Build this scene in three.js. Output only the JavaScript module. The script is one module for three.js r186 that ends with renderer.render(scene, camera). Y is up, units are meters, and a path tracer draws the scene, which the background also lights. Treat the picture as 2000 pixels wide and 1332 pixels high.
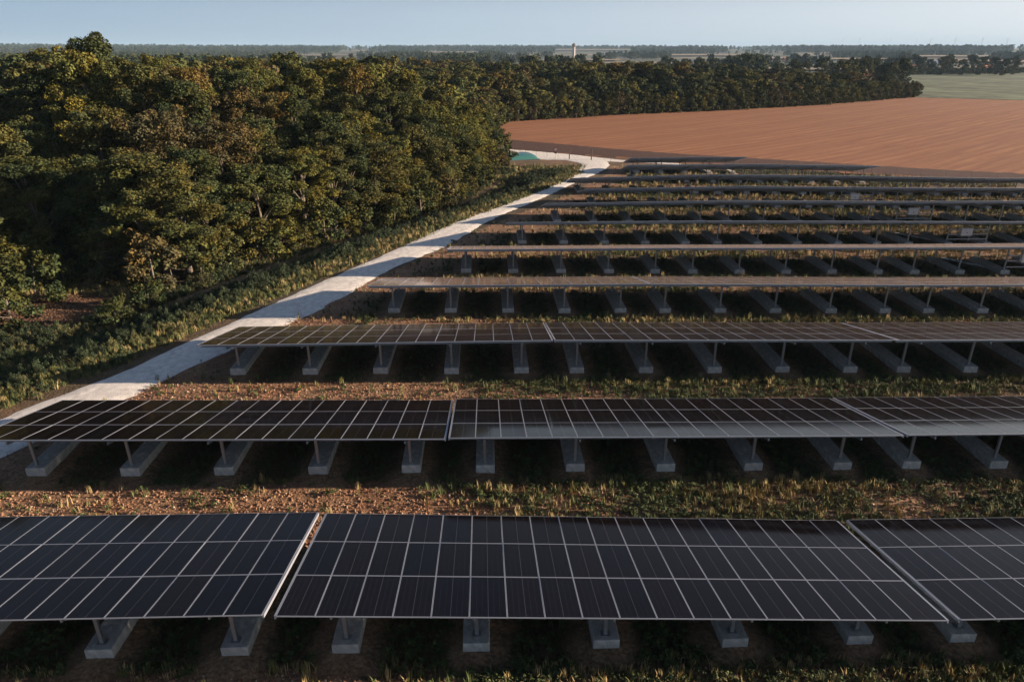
import * as THREE from 'three';
import { mergeGeometries } from 'three/addons/utils/BufferGeometryUtils.js';
import { RoundedBoxGeometry } from 'three/addons/geometries/RoundedBoxGeometry.js';
import { ImprovedNoise } from 'three/addons/math/ImprovedNoise.js';

// ───────────────────────── camera, sky, sun, exposure ─────────────────────────
const scene = new THREE.Scene();
const CAM_H = 18.9, PITCH = THREE.MathUtils.degToRad(23.13), YAW = THREE.MathUtils.degToRad(2.07), FOC = 1325;
const camera = new THREE.PerspectiveCamera(2 * Math.atan(666 / FOC) * 180 / Math.PI, 1024 / 681, 0.5, 30000);
camera.position.set(0, CAM_H, 0);
camera.lookAt(Math.sin(YAW) * Math.cos(PITCH), CAM_H - Math.sin(PITCH), -Math.cos(YAW) * Math.cos(PITCH));
const renderer = new THREE.WebGLRenderer({ antialias: true });
renderer.toneMapping = THREE.LinearToneMapping;
renderer.toneMappingExposure = 2.5;
renderer.shadowMap.enabled = true;
const SUN_EL = THREE.MathUtils.degToRad(12.5), SUN_AZ = THREE.MathUtils.degToRad(-1.5);   // azimuth from +x towards -z
const sunDir = new THREE.Vector3(Math.cos(SUN_EL) * Math.cos(SUN_AZ), Math.sin(SUN_EL), -Math.cos(SUN_EL) * Math.sin(SUN_AZ));
const sun = new THREE.DirectionalLight(new THREE.Color().setRGB(1, 0.79, 0.60), 4.9);
sun.position.copy(sunDir).multiplyScalar(300); sun.name = 'sun'; sun.castShadow = true;
sun.shadow.camera.left = -250; sun.shadow.camera.right = 250; sun.shadow.camera.top = 120; sun.shadow.camera.bottom = -120; sun.shadow.camera.far = 900;
sun.shadow.mapSize.set(4096, 4096); sun.shadow.radius = 1.3;
scene.add(sun, sun.target);
{
  const W = 1024, H = 512, data = new Float32Array(W * H * 4);
  const d = new THREE.Vector3();
  for (let r = 0; r < H; r++) {
    const up = ((r + 0.5) / H - 0.5) * Math.PI, el = Math.max(0, up * 180 / Math.PI);
    for (let c = 0; c < W; c++) {
      const a = ((c + 0.5) / W - 0.5) * 2 * Math.PI;
      d.set(Math.cos(a) * Math.cos(up), Math.sin(up), Math.sin(a) * Math.cos(up));
      const ang = Math.acos(THREE.MathUtils.clamp(d.dot(sunDir), -1, 1)) * 180 / Math.PI;
      const hz = Math.exp(-Math.max(0, el - 2.5) / 9), glow = Math.exp(-ang / 24), wide = Math.exp(-ang / 60), o = (r * W + c) * 4;
      data[o] = 1.14 * (0.047 + 0.55 * wide + 0.25 * glow) * (0.14 + 0.86 * hz);
      data[o + 1] = 1.14 * (0.103 + 0.45 * wide + 0.24 * glow) * (0.19 + 0.81 * hz);
      data[o + 2] = 1.14 * (0.165 + 0.35 * wide + 0.14 * glow) * (0.30 + 0.70 * hz);
      data[o + 3] = 1;
    }
  }
  const sky = new THREE.DataTexture(data, W, H, THREE.RGBAFormat, THREE.FloatType);
  sky.mapping = THREE.EquirectangularReflectionMapping; sky.magFilter = THREE.LinearFilter; sky.minFilter = THREE.LinearFilter; sky.needsUpdate = true;
  scene.background = sky; scene.environment = sky;
}
scene.fog = new THREE.FogExp2(new THREE.Color().setRGB(0.52, 0.76, 1.0), 0.000075);

// ───────────────────────── helpers ─────────────────────────
function rng(seed) { let s = seed >>> 0; return () => { s = (s + 0x6D2B79F5) | 0; let t = Math.imul(s ^ (s >>> 15), 1 | s); t = (t + Math.imul(t ^ (t >>> 7), 61 | t)) ^ t; return ((t ^ (t >>> 14)) >>> 0) / 4294967296; }; }
const noiser = new ImprovedNoise();
const nz = (x, y, s = 0) => noiser.noise(x + 31.7, y + 17.3, s + 0.5);
const fbm = (x, y, s = 0) => nz(x, y, s) * 0.55 + nz(x * 2.1, y * 2.1, s + 3) * 0.28 + nz(x * 4.3, y * 4.3, s + 7) * 0.17;
const clamp = THREE.MathUtils.clamp, lerp = THREE.MathUtils.lerp;
const sstep = (a, b, x) => { const t = clamp((x - a) / (b - a), 0, 1); return t * t * (3 - 2 * t); };
function interp(tab, v) { if (v <= tab[0][0]) return tab[0][1]; for (let i = 1; i < tab.length; i++) if (v <= tab[i][0]) { const [a, p] = tab[i - 1], [b, q] = tab[i]; return lerp(p, q, (v - a) / (b - a)); } return tab[tab.length - 1][1]; }
const rgb = (r, g, b) => new THREE.Color().setRGB(r, g, b);
const taken = new Map();
function numbered(n) { const k = taken.get(n) ?? 0; taken.set(n, k + 1); return k ? n + '_' + String(k).padStart(3, '0') : n; }
function tag(o, label, category, group, kind) { if (label) o.userData.label = label; if (category) o.userData.category = category; if (group) o.userData.group = group; if (kind) o.userData.kind = kind; return o; }
function mesh(name, geo, mat, parent = scene) { const m = new THREE.Mesh(geo, mat); m.name = parent === scene ? numbered(name) : name; m.castShadow = m.receiveShadow = true; parent.add(m); return m; }
function thing(name, label, category, group, pos = [0, 0, 0], turn = 0) { const g = new THREE.Group(); g.name = numbered(name); g.position.set(...pos); g.rotation.y = turn; scene.add(g); return tag(g, label, category, group); }
function std(o) { return new THREE.MeshStandardMaterial({ roughness: 0.9, metalness: 0, ...o }); }

// directions of photograph pixels (2000 x 1332), used to lay things out on the ground
const cF = new THREE.Vector3(Math.sin(YAW) * Math.cos(PITCH), -Math.sin(PITCH), -Math.cos(YAW) * Math.cos(PITCH)), cR = new THREE.Vector3(Math.cos(YAW), 0, Math.sin(YAW)), cU = new THREE.Vector3().crossVectors(cR, cF);
const pixelRay = (x, y) => cF.clone().addScaledVector(cR, (x - 1000) / FOC).addScaledVector(cU, -(y - 666) / FOC);
function onGround(px, py) { const d = pixelRay(px, py); let h = 0, x = 0, z = 0; for (let i = 0; i < 14; i++) { const t = (h - CAM_H) / d.y; x = d.x * t; z = d.z * t; h = ground(x, z); } return [x, z]; }

// ───────────────────────── terrain ─────────────────────────
const EDGE = [[15.7, 2.75], [26.4, 2.66], [37.1, 2.80], [47.8, 2.85], [58.5, 2.72], [69.2, 2.62], [79.9, 2.50], [90.6, 2.18], [101.3, 1.95], [112, 1.85], [122.7, 1.55], [150, 1.45]];
const PATH_L = [[-40, -31.5], [20, -31.5], [34.1, -27.3], [37.4, -25.2], [40.1, -23.4], [44.1, -21.6], [47.6, -19.8], [51.9, -17.7], [58.2, -14.8], [68.3, -9.7], [79, -4.7], [94, 3.2], [109, 10.9], [123, 17.0], [140, 21]].map(([z, x]) => [z, x]);
const pathLeft = (z) => interp(PATH_L, -z);
function ground(x, z) {
  const d = -z, r = Math.hypot(x, z);
  let h = interp(EDGE, d) - 2.95 - 0.014 * (clamp(x, -45, 90) - 20) * (1 - sstep(140, 260, d));
  const s = pathLeft(z) - x;                                   // metres to the left of the track
  h -= 1.9 * sstep(2.4, 9.4, s) * (1 - sstep(104, 124, d));   // the track runs along a low bank above the wood
  if (r > 900) h += sstep(900, 6500, r) * (40 + 16 * fbm(x / 1500, z / 1500, 5));
  return h;
}

// per row: left x of each table and heights of the near edge at the joints (read off the photograph on the row's plane)
const ROWS = [
  [-27.8, [3.60, 3.40], [-6.52, [3.34, 2.40]], [14.75, [2.42, 2.20]]],
  [-22.95, [3.28, 2.89], [-1.85, [2.93, 2.61]], [19.28, [2.64, 2.40]]],
  [-17.15, [3.06, 3.07], [3.95, [3.07, 2.76]], [25.05, [2.74, 2.55]]],
  [-8.9, [3.05, 2.97], [12.2, [2.96, 2.64]], [33.3, [2.64, 2.45]]],
  [-3.65, [2.79, 2.74], [17.45, [2.73, 2.58]], [38.55, [2.57, 2.52]], [59.65, [2.5, 2.3]]],
  [2.1, [2.66, 2.66], [23.2, [2.65, 2.43]], [44.3, [2.42, 2.20]], [65.4, [2.2, 2.0]]],
  [6.9, [2.38, 2.58], [28.0, [2.59, 2.33]], [49.1, [2.32, 2.22]], [70.2, [2.2, 2.0]]],
  [13.0, [2.06, 2.30], [34.1, [2.31, 1.98]], [55.2, [1.97, 1.76]], [76.3, [1.76, 1.5]]],
  [12.5, [1.66, 2.10], [33.6, [2.11, 1.77]], [54.7, [1.76, 1.28]], [75.8, [1.27, 1.10]]],
  [23.0, [1.90, 1.93], [44.1, [1.94, 1.52]]],
  [25.6, [1.51, 1.59]],
];
const TILTS = [11.6, 13.5, 12.8, 13.2, 12.8, 14, 14.3, 14.3, 14.3, 14.3, 14.3];
const spots = [];   // where the ballast blocks lie
ROWS.forEach((row, ri) => [row[0], ...row.slice(2).map((t) => t[0])].forEach((x) => { for (let k = 0; k < 5; k++) spots.push([x + 1.55 + 4.4 * k, -(15.7 + 10.7 * ri) - 3.6]); }));
const spotsByRow = ROWS.map((_, ri) => spots.filter(([, z]) => Math.abs(z + 15.7 + 10.7 * ri + 3.6) < 1));
function spoil(x, z) { const ri = Math.round((-z - 19.3) / 10.7); if (ri < 0 || ri > 10) return 0; let m = 0; for (const [bx, bz] of spotsByRow[ri]) { const dx = Math.max(0, Math.abs(x - bx) - 0.46), dz = Math.max(0, Math.abs(z - bz) - 2.2), d = Math.hypot(dx, dz * 0.8) + 0.35 * nz(x * 1.3, z * 1.3, 19); m = Math.max(m, sstep(0.95, 0.3, d)); } return m; }

function tile(size, fn, srgb = true) {
  const data = new Uint8Array(size * size * 4);
  for (let y = 0; y < size; y++) for (let x = 0; x < size; x++) { const c = fn(x / size, y / size, x, y), o = (y * size + x) * 4; data[o] = clamp(c[0], 0, 1) * 255; data[o + 1] = clamp(c[1], 0, 1) * 255; data[o + 2] = clamp(c[2], 0, 1) * 255; data[o + 3] = 255; }
  const t = new THREE.DataTexture(data, size, size); t.wrapS = t.wrapT = THREE.RepeatWrapping; t.magFilter = THREE.LinearFilter; t.minFilter = THREE.LinearMipmapLinearFilter; t.generateMipmaps = true;
  if (srgb) t.colorSpace = THREE.SRGBColorSpace; t.needsUpdate = true; return t;
}
const TAU = Math.PI * 2;
function wrapLong(u, v, ku, kv, s) { const f = (x, y) => nz(x * ku, y * kv, s); return f(u, v) * (1 - u) * (1 - v) + f(u - 1, v) * u * (1 - v) + f(u, v - 1) * (1 - u) * v + f(u - 1, v - 1) * u * v; }
function wrapNoise(u, v, k, s) { // tileable noise
  const a = u, b = v, f = (x, y) => nz(x * k, y * k, s);
  return f(a, b) * (1 - a) * (1 - b) + f(a - 1, b) * a * (1 - b) + f(a, b - 1) * (1 - a) * b + f(a - 1, b - 1) * a * b;
}
const rt = rng(77);
const soilTile = tile(512, (u, v) => { const n = 0.84 + 0.34 * wrapNoise(u, v, 40, 1) + 0.2 * wrapNoise(u, v, 9, 4) + (rt() - 0.5) * 0.2; return [n, n * 0.985, n * 0.97]; });
const soilBump = tile(512, (u, v) => { const n = 0.5 + 0.6 * wrapNoise(u, v, 30, 11) + 0.35 * wrapNoise(u, v, 70, 13); return [n, n, n]; }, false);
const gravelTile = tile(512, (u, v) => { const n = 0.90 + 0.12 * wrapNoise(u, v, 60, 21) + 0.14 * wrapNoise(u, v, 8, 24) + (rt() - 0.5) * 0.18; return [n, n * 0.985, n * 0.965]; });
const gravelBump = tile(512, (u, v) => { const n = 0.5 + 0.7 * wrapNoise(u, v, 80, 31) + (rt() - 0.5) * 0.3; return [n, n, n]; }, false);
const concreteTile = tile(256, (u, v) => { const n = 0.88 + 0.16 * wrapNoise(u, v, 6, 41) + 0.14 * wrapNoise(u, v, 22, 44) + (rt() - 0.5) * 0.10; return [n, n, n * 0.99]; });

function sheet(xs, zs, hFn, cFn, uvScale) {
  const nx = xs.length, nzz = zs.length, pos = new Float32Array(nx * nzz * 3), col = new Float32Array(nx * nzz * 3), uv = new Float32Array(nx * nzz * 2), idx = [];
  for (let j = 0; j < nzz; j++) for (let i = 0; i < nx; i++) {
    const k = j * nx + i, x = xs[i], z = zs[j], c = cFn(x, z);
    pos.set([x, hFn(x, z), z], k * 3); col.set(c, k * 3); uv.set([x / uvScale, z / uvScale], k * 2);
    if (i && j) idx.push(k - nx - 1, k - 1, k, k - nx - 1, k, k - nx);
  }
  const g = new THREE.BufferGeometry();
  g.setAttribute('position', new THREE.BufferAttribute(pos, 3)); g.setAttribute('color', new THREE.BufferAttribute(col, 3)); g.setAttribute('uv', new THREE.BufferAttribute(uv, 2)); g.setIndex(idx); 
  g.computeVertexNormals();
  if (g.attributes.normal.getY(0) < 0) { for (let t = 0; t < idx.length; t += 3) { const a = idx[t]; idx[t] = idx[t + 1]; idx[t + 1] = a; } g.setIndex(idx); g.computeVertexNormals(); }
  return g;
}
const range = (a, b, s) => { const n = Math.round(Math.abs(b - a) / s), o = []; for (let i = 0; i <= n; i++) o.push(a + (b - a) * i / n); return o; };

// grass on the ground, 0 bare soil to 1 green, plus painted shade under tables
const gapPhase = (z) => { const t = ((-z - 15.7) % 10.7 + 10.7) % 10.7; return t; };   // 0 at a table's near edge, 6.7 at its far edge
function inField(x, z) { // inside the panel field
  return -z < 133 && x > pathLeft(z) + 4.5;
}
function coverAndShade(x, z) {
  const d = -z; let c = 0.5 + 0.75 * fbm(x / 7, z / 4, 9) + 0.25 * nz(x / 1.7, z / 1.4, 2);
  if (inField(x, z)) {
    const t = gapPhase(z);
    c += sstep(-14, 10, x - (d - 26) * 0.2) * 0.46 - 0.35;
    if (d < 28) c += sstep(-9, 4, x) * 0.34 - 0.38;
    c -= 0.22 * sstep(7.2, 8.2, t) * sstep(10.4, 9.4, t) * (d > 30 ? 1 : 0.3);
    if (d > 55) c -= 0.08;
    if (t > 0.7 && t < 6.7) c = Math.max(c + 0.3, 0.82 + 0.1 * nz(x / 2, z / 2, 5)) - 0.5 * sstep(5, 0, x - pathLeft(z) - 4.5);  // dark growth forced up beneath tables, painting their shade into the ground colour
    c -= 0.55 * sstep(7, 1, x - pathLeft(z) - 4.5) ;
  } else if (d < 130) c += 0.35;
  return clamp(c, 0, 1);
}
// bare litter floor in the opening of the wood and the bare line at the foot of the bank
function litter(x, z) { const a = Math.hypot((x + 37) / 5.5, (z + 55) / 4.6); return sstep(1.15, 0.7, a + 0.35 * fbm(x / 3, z / 3, 31)); }
function bareLine(x, z) { const s = pathLeft(z) - x - 12.4 - 0.9 * fbm(x / 6, z / 6, 61); return sstep(0.8, 0.35, Math.abs(s)) * sstep(50, 58, -z) * (1 - sstep(112, 120, -z)); }
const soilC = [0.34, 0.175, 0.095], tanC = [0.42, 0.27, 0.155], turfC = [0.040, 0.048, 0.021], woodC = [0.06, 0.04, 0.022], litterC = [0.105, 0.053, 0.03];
const mix3 = (a, b, t) => [lerp(a[0], b[0], t), lerp(a[1], b[1], t), lerp(a[2], b[2], t)];
const FOREST = [[-150, 30], [-95, -30], [-62, -50], [-46, -60], [-39, -64], [-33.5, -63], [-31, -60], [-28.5, -61.5], [-26.8, -66.5], [-24, -71.5], [-18.2, -80], [-13.2, -87], [-7.8, -98], [-1, -115], [3.5, -134], [0, -150], [-6, -170], [-2, -200], [8, -223], [44, -246], [86, -263], [137, -290], [204, -338], [215, -352], [160, -400], [40, -420], [-60, -430], [-330, -420], [-330, 30]];
function inPoly(P, x, z) { let c = false; for (let i = 0, j = P.length - 1; i < P.length; j = i++) { const [xi, zi] = P[i], [xj, zj] = P[j]; if ((zi > z) !== (zj > z) && x < (xj - xi) * (z - zi) / (zj - zi) + xi) c = !c; } return c; }
function groundColor(x, z) {
  const c = coverAndShade(x, z), n = fbm(x / 2.2, z / 2.2, 71);
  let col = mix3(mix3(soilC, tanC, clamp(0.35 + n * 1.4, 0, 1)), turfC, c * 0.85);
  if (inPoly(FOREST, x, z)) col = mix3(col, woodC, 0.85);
  col = mix3(col, litterC, litter(x, z)); col = mix3(col, tanC, bareLine(x, z) * 0.85);
  col = mix3(col, tanC, spoil(x, z) * 0.8);   // spoil heaped along the ballast blocks
  return col;
}
const groundMat = std({ vertexColors: true, map: soilTile, bumpMap: soilBump, bumpScale: 0.05, roughness: 0.97 });
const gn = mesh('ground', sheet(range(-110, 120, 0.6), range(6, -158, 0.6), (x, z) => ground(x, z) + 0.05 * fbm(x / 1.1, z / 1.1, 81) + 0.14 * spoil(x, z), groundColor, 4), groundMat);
tag(gn, 'reddish soil and patchy grass with shade painted in under the panel rows', 'ground', null, 'structure');

// wide country round it
{
  const rs = [0, 60]; let r = 60; while (r < 14000) { r *= 1.07; rs.push(r); }
  const A = 220, pos = [], col = [], uv = [], idx = [];
  rs.forEach((rad, j) => { for (let i = 0; i <= A; i++) {
    const a = i / A * TAU, x = Math.cos(a) * rad, z = Math.sin(a) * rad;
    const drop = (x > -112 && x < 122 && z < 8 && z > -160) ? 0.8 : 0.03;
    pos.push(x, ground(x, z) - drop, z);
    const n = nz(x / 420, z / 300, 91), m = nz(x / 260, z / 190, 95);
    let c = n > 0.22 ? [0.36, 0.27, 0.16] : n > 0.0 ? [0.11, 0.13, 0.06] : m > 0.1 ? [0.20, 0.17, 0.09] : [0.065, 0.085, 0.04];
    if (rad < 500) c = [0.10, 0.10, 0.05];
    col.push(...c); uv.push(x / 9, z / 9);
    if (i && j) { const w = A + 1, k = j * w + i; idx.push(k - w - 1, k, k - 1, k - w - 1, k - w, k); }
  } });
  const g = new THREE.BufferGeometry(); g.setAttribute('position', new THREE.Float32BufferAttribute(pos, 3)); g.setAttribute('color', new THREE.Float32BufferAttribute(col, 3)); g.setAttribute('uv', new THREE.Float32BufferAttribute(uv, 2)); g.setIndex(idx); g.computeVertexNormals();
  if (g.attributes.normal.getY(3000) < 0) { for (let t = 0; t < idx.length; t += 3) { const a = idx[t]; idx[t] = idx[t + 1]; idx[t + 1] = a; } g.setIndex(idx); g.computeVertexNormals(); }
  tag(mesh('countryside_terrain', g, std({ vertexColors: true, map: soilTile })), 'open farmland rolling away to low hills on the horizon', 'terrain', null, 'structure');
}

// gravel track: strip between a left and a right edge, joined to the access road at the field
function ribbon(L, Rr, lift, sub = 8) {   // two polylines with equal parameter
  const cl = new THREE.CatmullRomCurve3(L.map(([x, z]) => new THREE.Vector3(x, 0, z)), false, 'centripetal'), cr = new THREE.CatmullRomCurve3(Rr.map(([x, z]) => new THREE.Vector3(x, 0, z)), false, 'centripetal');
  const N = 220, pos = [], uv = [], idx = [];
  for (let j = 0; j <= N; j++) { const a = cl.getPointAt(j / N), b = cr.getPointAt(j / N); 
    for (let i = 0; i <= sub; i++) { let t = i / sub; if (i === 0) t -= 0.05 + 0.05 * nz(a.x * 0.9, a.z * 0.9, 3); if (i === sub) t += 0.05 + 0.06 * nz(b.x * 0.9, b.z * 0.9, 6); const x = lerp(a.x, b.x, t), z = lerp(a.z, b.z, t); const edge = (i === 0 || i === sub) ? -0.09 : 0; const rut = -0.025 * (Math.exp(-(((i / sub) - 0.27) ** 2) / 0.004) + Math.exp(-(((i / sub) - 0.73) ** 2) / 0.004)); pos.push(x, ground(x, z) + lift + edge + rut + 0.02 * nz(x * 1.3, z * 1.3, 2), z); uv.push(x / 3, z / 3); if (i && j) { const k = j * (sub + 1) + i, w = sub + 1; idx.push(k - w - 1, k - 1, k, k - w - 1, k, k - w); } } }
  const g = new THREE.BufferGeometry(); g.setAttribute('position', new THREE.Float32BufferAttribute(pos, 3)); g.setAttribute('uv', new THREE.Float32BufferAttribute(uv, 2)); g.setIndex(idx); g.computeVertexNormals();
  if (g.attributes.normal.getY(9) < 0) { for (let t = 0; t < idx.length; t += 3) { const a = idx[t]; idx[t] = idx[t + 1]; idx[t + 1] = a; } g.setIndex(idx); g.computeVertexNormals(); }
  return g;
}
const gravelMat = std({ color: rgb(0.95, 0.915, 0.87), map: gravelTile, bumpMap: gravelBump, bumpScale: 0.02, roughness: 0.95 });
{
  const L = [[-36, -8], [-31.5, -20]], R = [[-31, -8], [-28.5, -20]];
  for (const [x, y] of [[0, 822], [143, 765], [245, 726], [350, 677], [437, 639], [525, 599], [630, 551], [770, 490], [875, 441], [997, 390], [1085, 352], [1136, 327]]) L.push(onGround(x, y));
  for (const [x, y] of [[0, 893], [165, 815], [280, 760], [350, 726], [437, 687], [556, 635], [665, 580], [770, 521], [860, 485], [960, 428], [1085, 374], [1178, 331]]) R.push(onGround(x, y));
  L.push(onGround(1138, 320), onGround(1100, 311)); R.push(onGround(1188, 322), onGround(1180, 314));
  tag(mesh('gravel_track', ribbon(L, R, 0.09), gravelMat), 'white gravel service track beside the ends of the panel rows', 'track', null, 'structure');
  const a = [onGround(860, 300), onGround(1000, 308), onGround(1060, 312), onGround(1110, 313), onGround(1180, 315), onGround(1240, 317), onGround(1330, 322)], b = [onGround(860, 283), onGround(1000, 291), onGround(1060, 296), onGround(1110, 301), onGround(1180, 309), onGround(1240, 315), onGround(1330, 320)];
  tag(mesh('access_road', ribbon(a, b, 0.075), gravelMat), 'pale gravel access road along the edge of the red field', 'road', null, 'structure');
}

let FIELD_P = [];
// ploughed red field and the grey green field beyond it
{
  const P = [[-12, -162], [6.5, -156], [31, -143.5], [49, -135], [100, -114], [330, -24], [560, -160], [560, -245], [241, -316], [204, -339], [137, -291], [86, -264], [44, -247.5], [8, -224.5], [-14, -205]];
  FIELD_P = P; const D = new THREE.Vector2(0.78, -0.62).normalize();   // furrow direction
  const tex = tile(1024, (u, v) => {       // u across the furrows (24 m), v along
    const acr = u * 24, n = wrapNoise(u, v, 90, 51) * 0.30 + wrapNoise(u, v, 26, 52) * 0.28 + (rt() - 0.5) * 0.30;
    const lines = 0.5 + 0.5 * Math.sin(acr / 3 * TAU + 0.7 * wrapNoise(u, v, 3, 53)), broad = 0.5 + 0.5 * Math.sin(acr / 12 * TAU + 1);
    const straw = clamp(0.12 + 0.20 * lines * lines + 0.14 * broad + n * 0.5 + 0.55 * wrapLong(u, v, 34, 3, 58) + 0.3 * wrapLong(u, v, 90, 8, 59), 0, 1);
    return [lerp(0.585, 0.80, straw), lerp(0.385, 0.615, straw), lerp(0.285, 0.47, straw)];
  });
  const shp = new THREE.Shape(P.map(([x, z]) => new THREE.Vector2(x, -z)));
  // fine grid clipped to the outline
  const cells = 3.0, pos = [], uv = [], idx = [], key = new Map();
  const vtx = (x, z) => { const k = x.toFixed(3) + ',' + z.toFixed(3); if (key.has(k)) return key.get(k); const id = pos.length / 3; key.set(k, id); pos.push(x, ground(x, z) + 0.05, z); const across = x * D.y - z * D.x, along = x * D.x + z * D.y; uv.push(across / 24, along / 60); return id; };
  for (let x = -15; x < 560; x += cells) for (let z = -345; z < -20; z += cells) if (inPoly(P, x + 1.5, z + 1.5)) { const a = vtx(x, z), b = vtx(x + cells, z), c = vtx(x + cells, z + cells), d = vtx(x, z + cells); idx.push(a, d, c, a, c, b); }
  const g = new THREE.BufferGeometry(); g.setAttribute('position', new THREE.Float32BufferAttribute(pos, 3)); g.setAttribute('uv', new THREE.Float32BufferAttribute(uv, 2)); g.setIndex(idx); g.computeVertexNormals();
  tag(mesh('ploughed_field', g, std({ color: rgb(0.74, 0.60, 0.37), map: tex, bumpMap: tex, bumpScale: 0.10 })), 'bare red ploughed field with straw coloured furrow lines', 'field', null, 'structure');
  // turned headland along the near side
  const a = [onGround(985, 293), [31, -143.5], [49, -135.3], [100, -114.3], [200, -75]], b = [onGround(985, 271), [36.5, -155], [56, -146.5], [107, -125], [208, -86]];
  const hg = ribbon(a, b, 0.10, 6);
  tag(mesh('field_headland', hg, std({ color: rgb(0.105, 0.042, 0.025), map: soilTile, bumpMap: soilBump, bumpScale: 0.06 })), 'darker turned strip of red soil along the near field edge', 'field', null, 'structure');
  const G = new THREE.Shape([[203, 341], [242, 318], [900, 330], [900, 752], [430, 738], [300, 520], [214, 356]].map(([x, z]) => new THREE.Vector2(x, z)));
  const gg = new THREE.ShapeGeometry(G); const gp = gg.attributes.position; for (let i = 0; i < gp.count; i++) { const x = gp.getX(i), z = -gp.getY(i); gp.setXYZ(i, x, ground(x, z) + 0.06, z); gg.attributes.uv.setXY(i, x / 70, z / 70); }
  gg.computeVertexNormals();
  const gt = tile(256, (u, v) => { const n = 0.52 + 0.30 * wrapNoise(u, v, 5, 55) + 0.18 * wrapNoise(u, v, 16, 57) + (rt() - 0.5) * 0.10; return [n * 0.90, n * 0.95, n * 0.74]; });
  tag(mesh('green_field', gg, std({ color: rgb(0.52, 0.58, 0.50), map: gt })), 'flat grey green crop field beyond the ploughed field', 'field', null, 'structure');
}

// ───────────────────────── solar tables ─────────────────────────
const alu = std({ color: rgb(0.46, 0.485, 0.54), metalness: 0.6, roughness: 0.5 });
const steel = std({ color: rgb(0.36, 0.38, 0.41), metalness: 0.7, roughness: 0.5 });
const backsheet = std({ color: rgb(0.10, 0.105, 0.115), roughness: 0.7 });
const MW = 1.148, ML = 2.278, GAPX = 0.012, GAPY = 0.014, LIP = 0.016, NC = 18, NR = 3;
const TW = NC * MW + (NC - 1) * GAPX, TL = NR * ML + (NR - 1) * GAPY;
const cellTex = (() => {
  const W = 256, H = 512, c = document.createElement('canvas'); c.width = W; c.height = H; const g = c.getContext('2d');
  g.fillStyle = 'rgb(15,11,11)'; g.fillRect(0, 0, W, H);
  const r = rng(5);
  for (let i = 0; i < 6; i++) for (let j = 0; j < 24; j++) { const v = Math.floor(r() * 5); g.fillStyle = `rgb(${14 + v},${10 + v},${11 + v})`; g.fillRect(3 + i * 41.7, 3 + j * 21.1, 40.2, 19.6); }
  g.fillStyle = 'rgba(120,125,140,0.28)'; for (let i = 1; i < 6; i++) if (i !== 3) g.fillRect(3 + i * 41.7 - 1.5, 0, 1.6, H);
  g.fillStyle = 'rgba(165,170,185,0.5)'; g.fillRect(W / 2 - 1.2, 0, 2.4, H);
  g.fillStyle = 'rgba(120,125,140,0.18)'; for (let i = 0; i < 36; i++) g.fillRect(6 + i * 7, 0, 0.7, H);
  const t = new THREE.CanvasTexture(c); t.colorSpace = THREE.SRGBColorSpace; t.anisotropy = 8; return t;
})();
const glassMats = [[1, 1, 1], [0.8, 0.84, 1.05], [1.12, 1.02, 0.9], [1.0, 0.95, 1.0]].map((c, i) => new THREE.MeshPhysicalMaterial({ color: rgb(...c.map((v) => v * 0.88)), map: cellTex, roughness: [0.08, 0.11, 0.09, 0.12][i], metalness: 0, ior: 1.5, specularIntensity: 0.4, sheen: 0.95, sheenColor: rgb(1.0, 0.74, 0.62), sheenRoughness: 0.26 }));
// frame: a ring with its lip; glass: a thin pane in it
function boxAt(x0, x1, y0, y1, z0, z1) { const g = new THREE.BoxGeometry(x1 - x0, y1 - y0, z1 - z0); g.translate((x0 + x1) / 2, (y0 + y1) / 2, (z0 + z1) / 2); return g; }
const frameGeo = mergeGeometries([boxAt(-MW / 2, MW / 2, -0.038, 0, -LIP, 0), boxAt(-MW / 2, MW / 2, -0.038, 0, -ML, -ML + LIP), boxAt(-MW / 2, -MW / 2 + LIP, -0.038, 0, -ML + LIP, -LIP), boxAt(MW / 2 - LIP, MW / 2, -0.038, 0, -ML + LIP, -LIP)]);
const paneGeo = (() => { const g = new THREE.BoxGeometry(MW - 2 * LIP - 0.002, 0.008, ML - 2 * LIP - 0.002); g.translate(0, -0.008, -ML / 2); return g; })();
const unitBox = new THREE.BoxGeometry(1, 1, 1);
const chan = (() => { // C profile, 1 x 1 x 1 (open towards +x)
  const s = new THREE.Shape([[-0.5, -0.5], [0.5, -0.5], [0.5, -0.36], [-0.34, -0.36], [-0.34, 0.36], [0.5, 0.36], [0.5, 0.5], [-0.5, 0.5]].map(([a, b]) => new THREE.Vector2(a, b)));
  const g = new THREE.ExtrudeGeometry(s, { depth: 1, bevelEnabled: false }); g.translate(0, 0, -0.5); g.rotateX(-Math.PI / 2); return g;
})();
const ORD = ['', 'first', 'second', 'third', 'fourth', 'fifth', 'sixth', 'seventh', 'eighth', 'ninth', 'tenth', 'eleventh'];
const concreteMat = std({ color: rgb(0.47, 0.47, 0.46), map: concreteTile, bumpMap: concreteTile, bumpScale: 0.012 });
const blockGeos = [0, 1, 2].map((v) => {
  const g = new RoundedBoxGeometry(0.94, 0.66, 4.6, 2, 0.035); const p = g.attributes.position, u = g.attributes.uv;
  for (let i = 0; i < p.count; i++) { const x = p.getX(i), y = p.getY(i), z = p.getZ(i); p.setX(i, x * (1 - 0.07 * (y + 0.31)) + 0.008 * nz(z * 2 + v * 9, y * 4, 4)); u.setXY(i, (x + y * 0.7 + v * 0.37), z / 1.4 + y * 0.4); }
  g.computeVertexNormals(); return g;
});
const blockMats = [0.64, 0.70, 0.59].map((v) => { const m = concreteMat.clone(); m.color.setRGB(v, v * 0.98, v * 0.94); return m; });
const supports = {};   // key row,table -> [{x, z, top}]
const rp = rng(1234);
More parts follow.
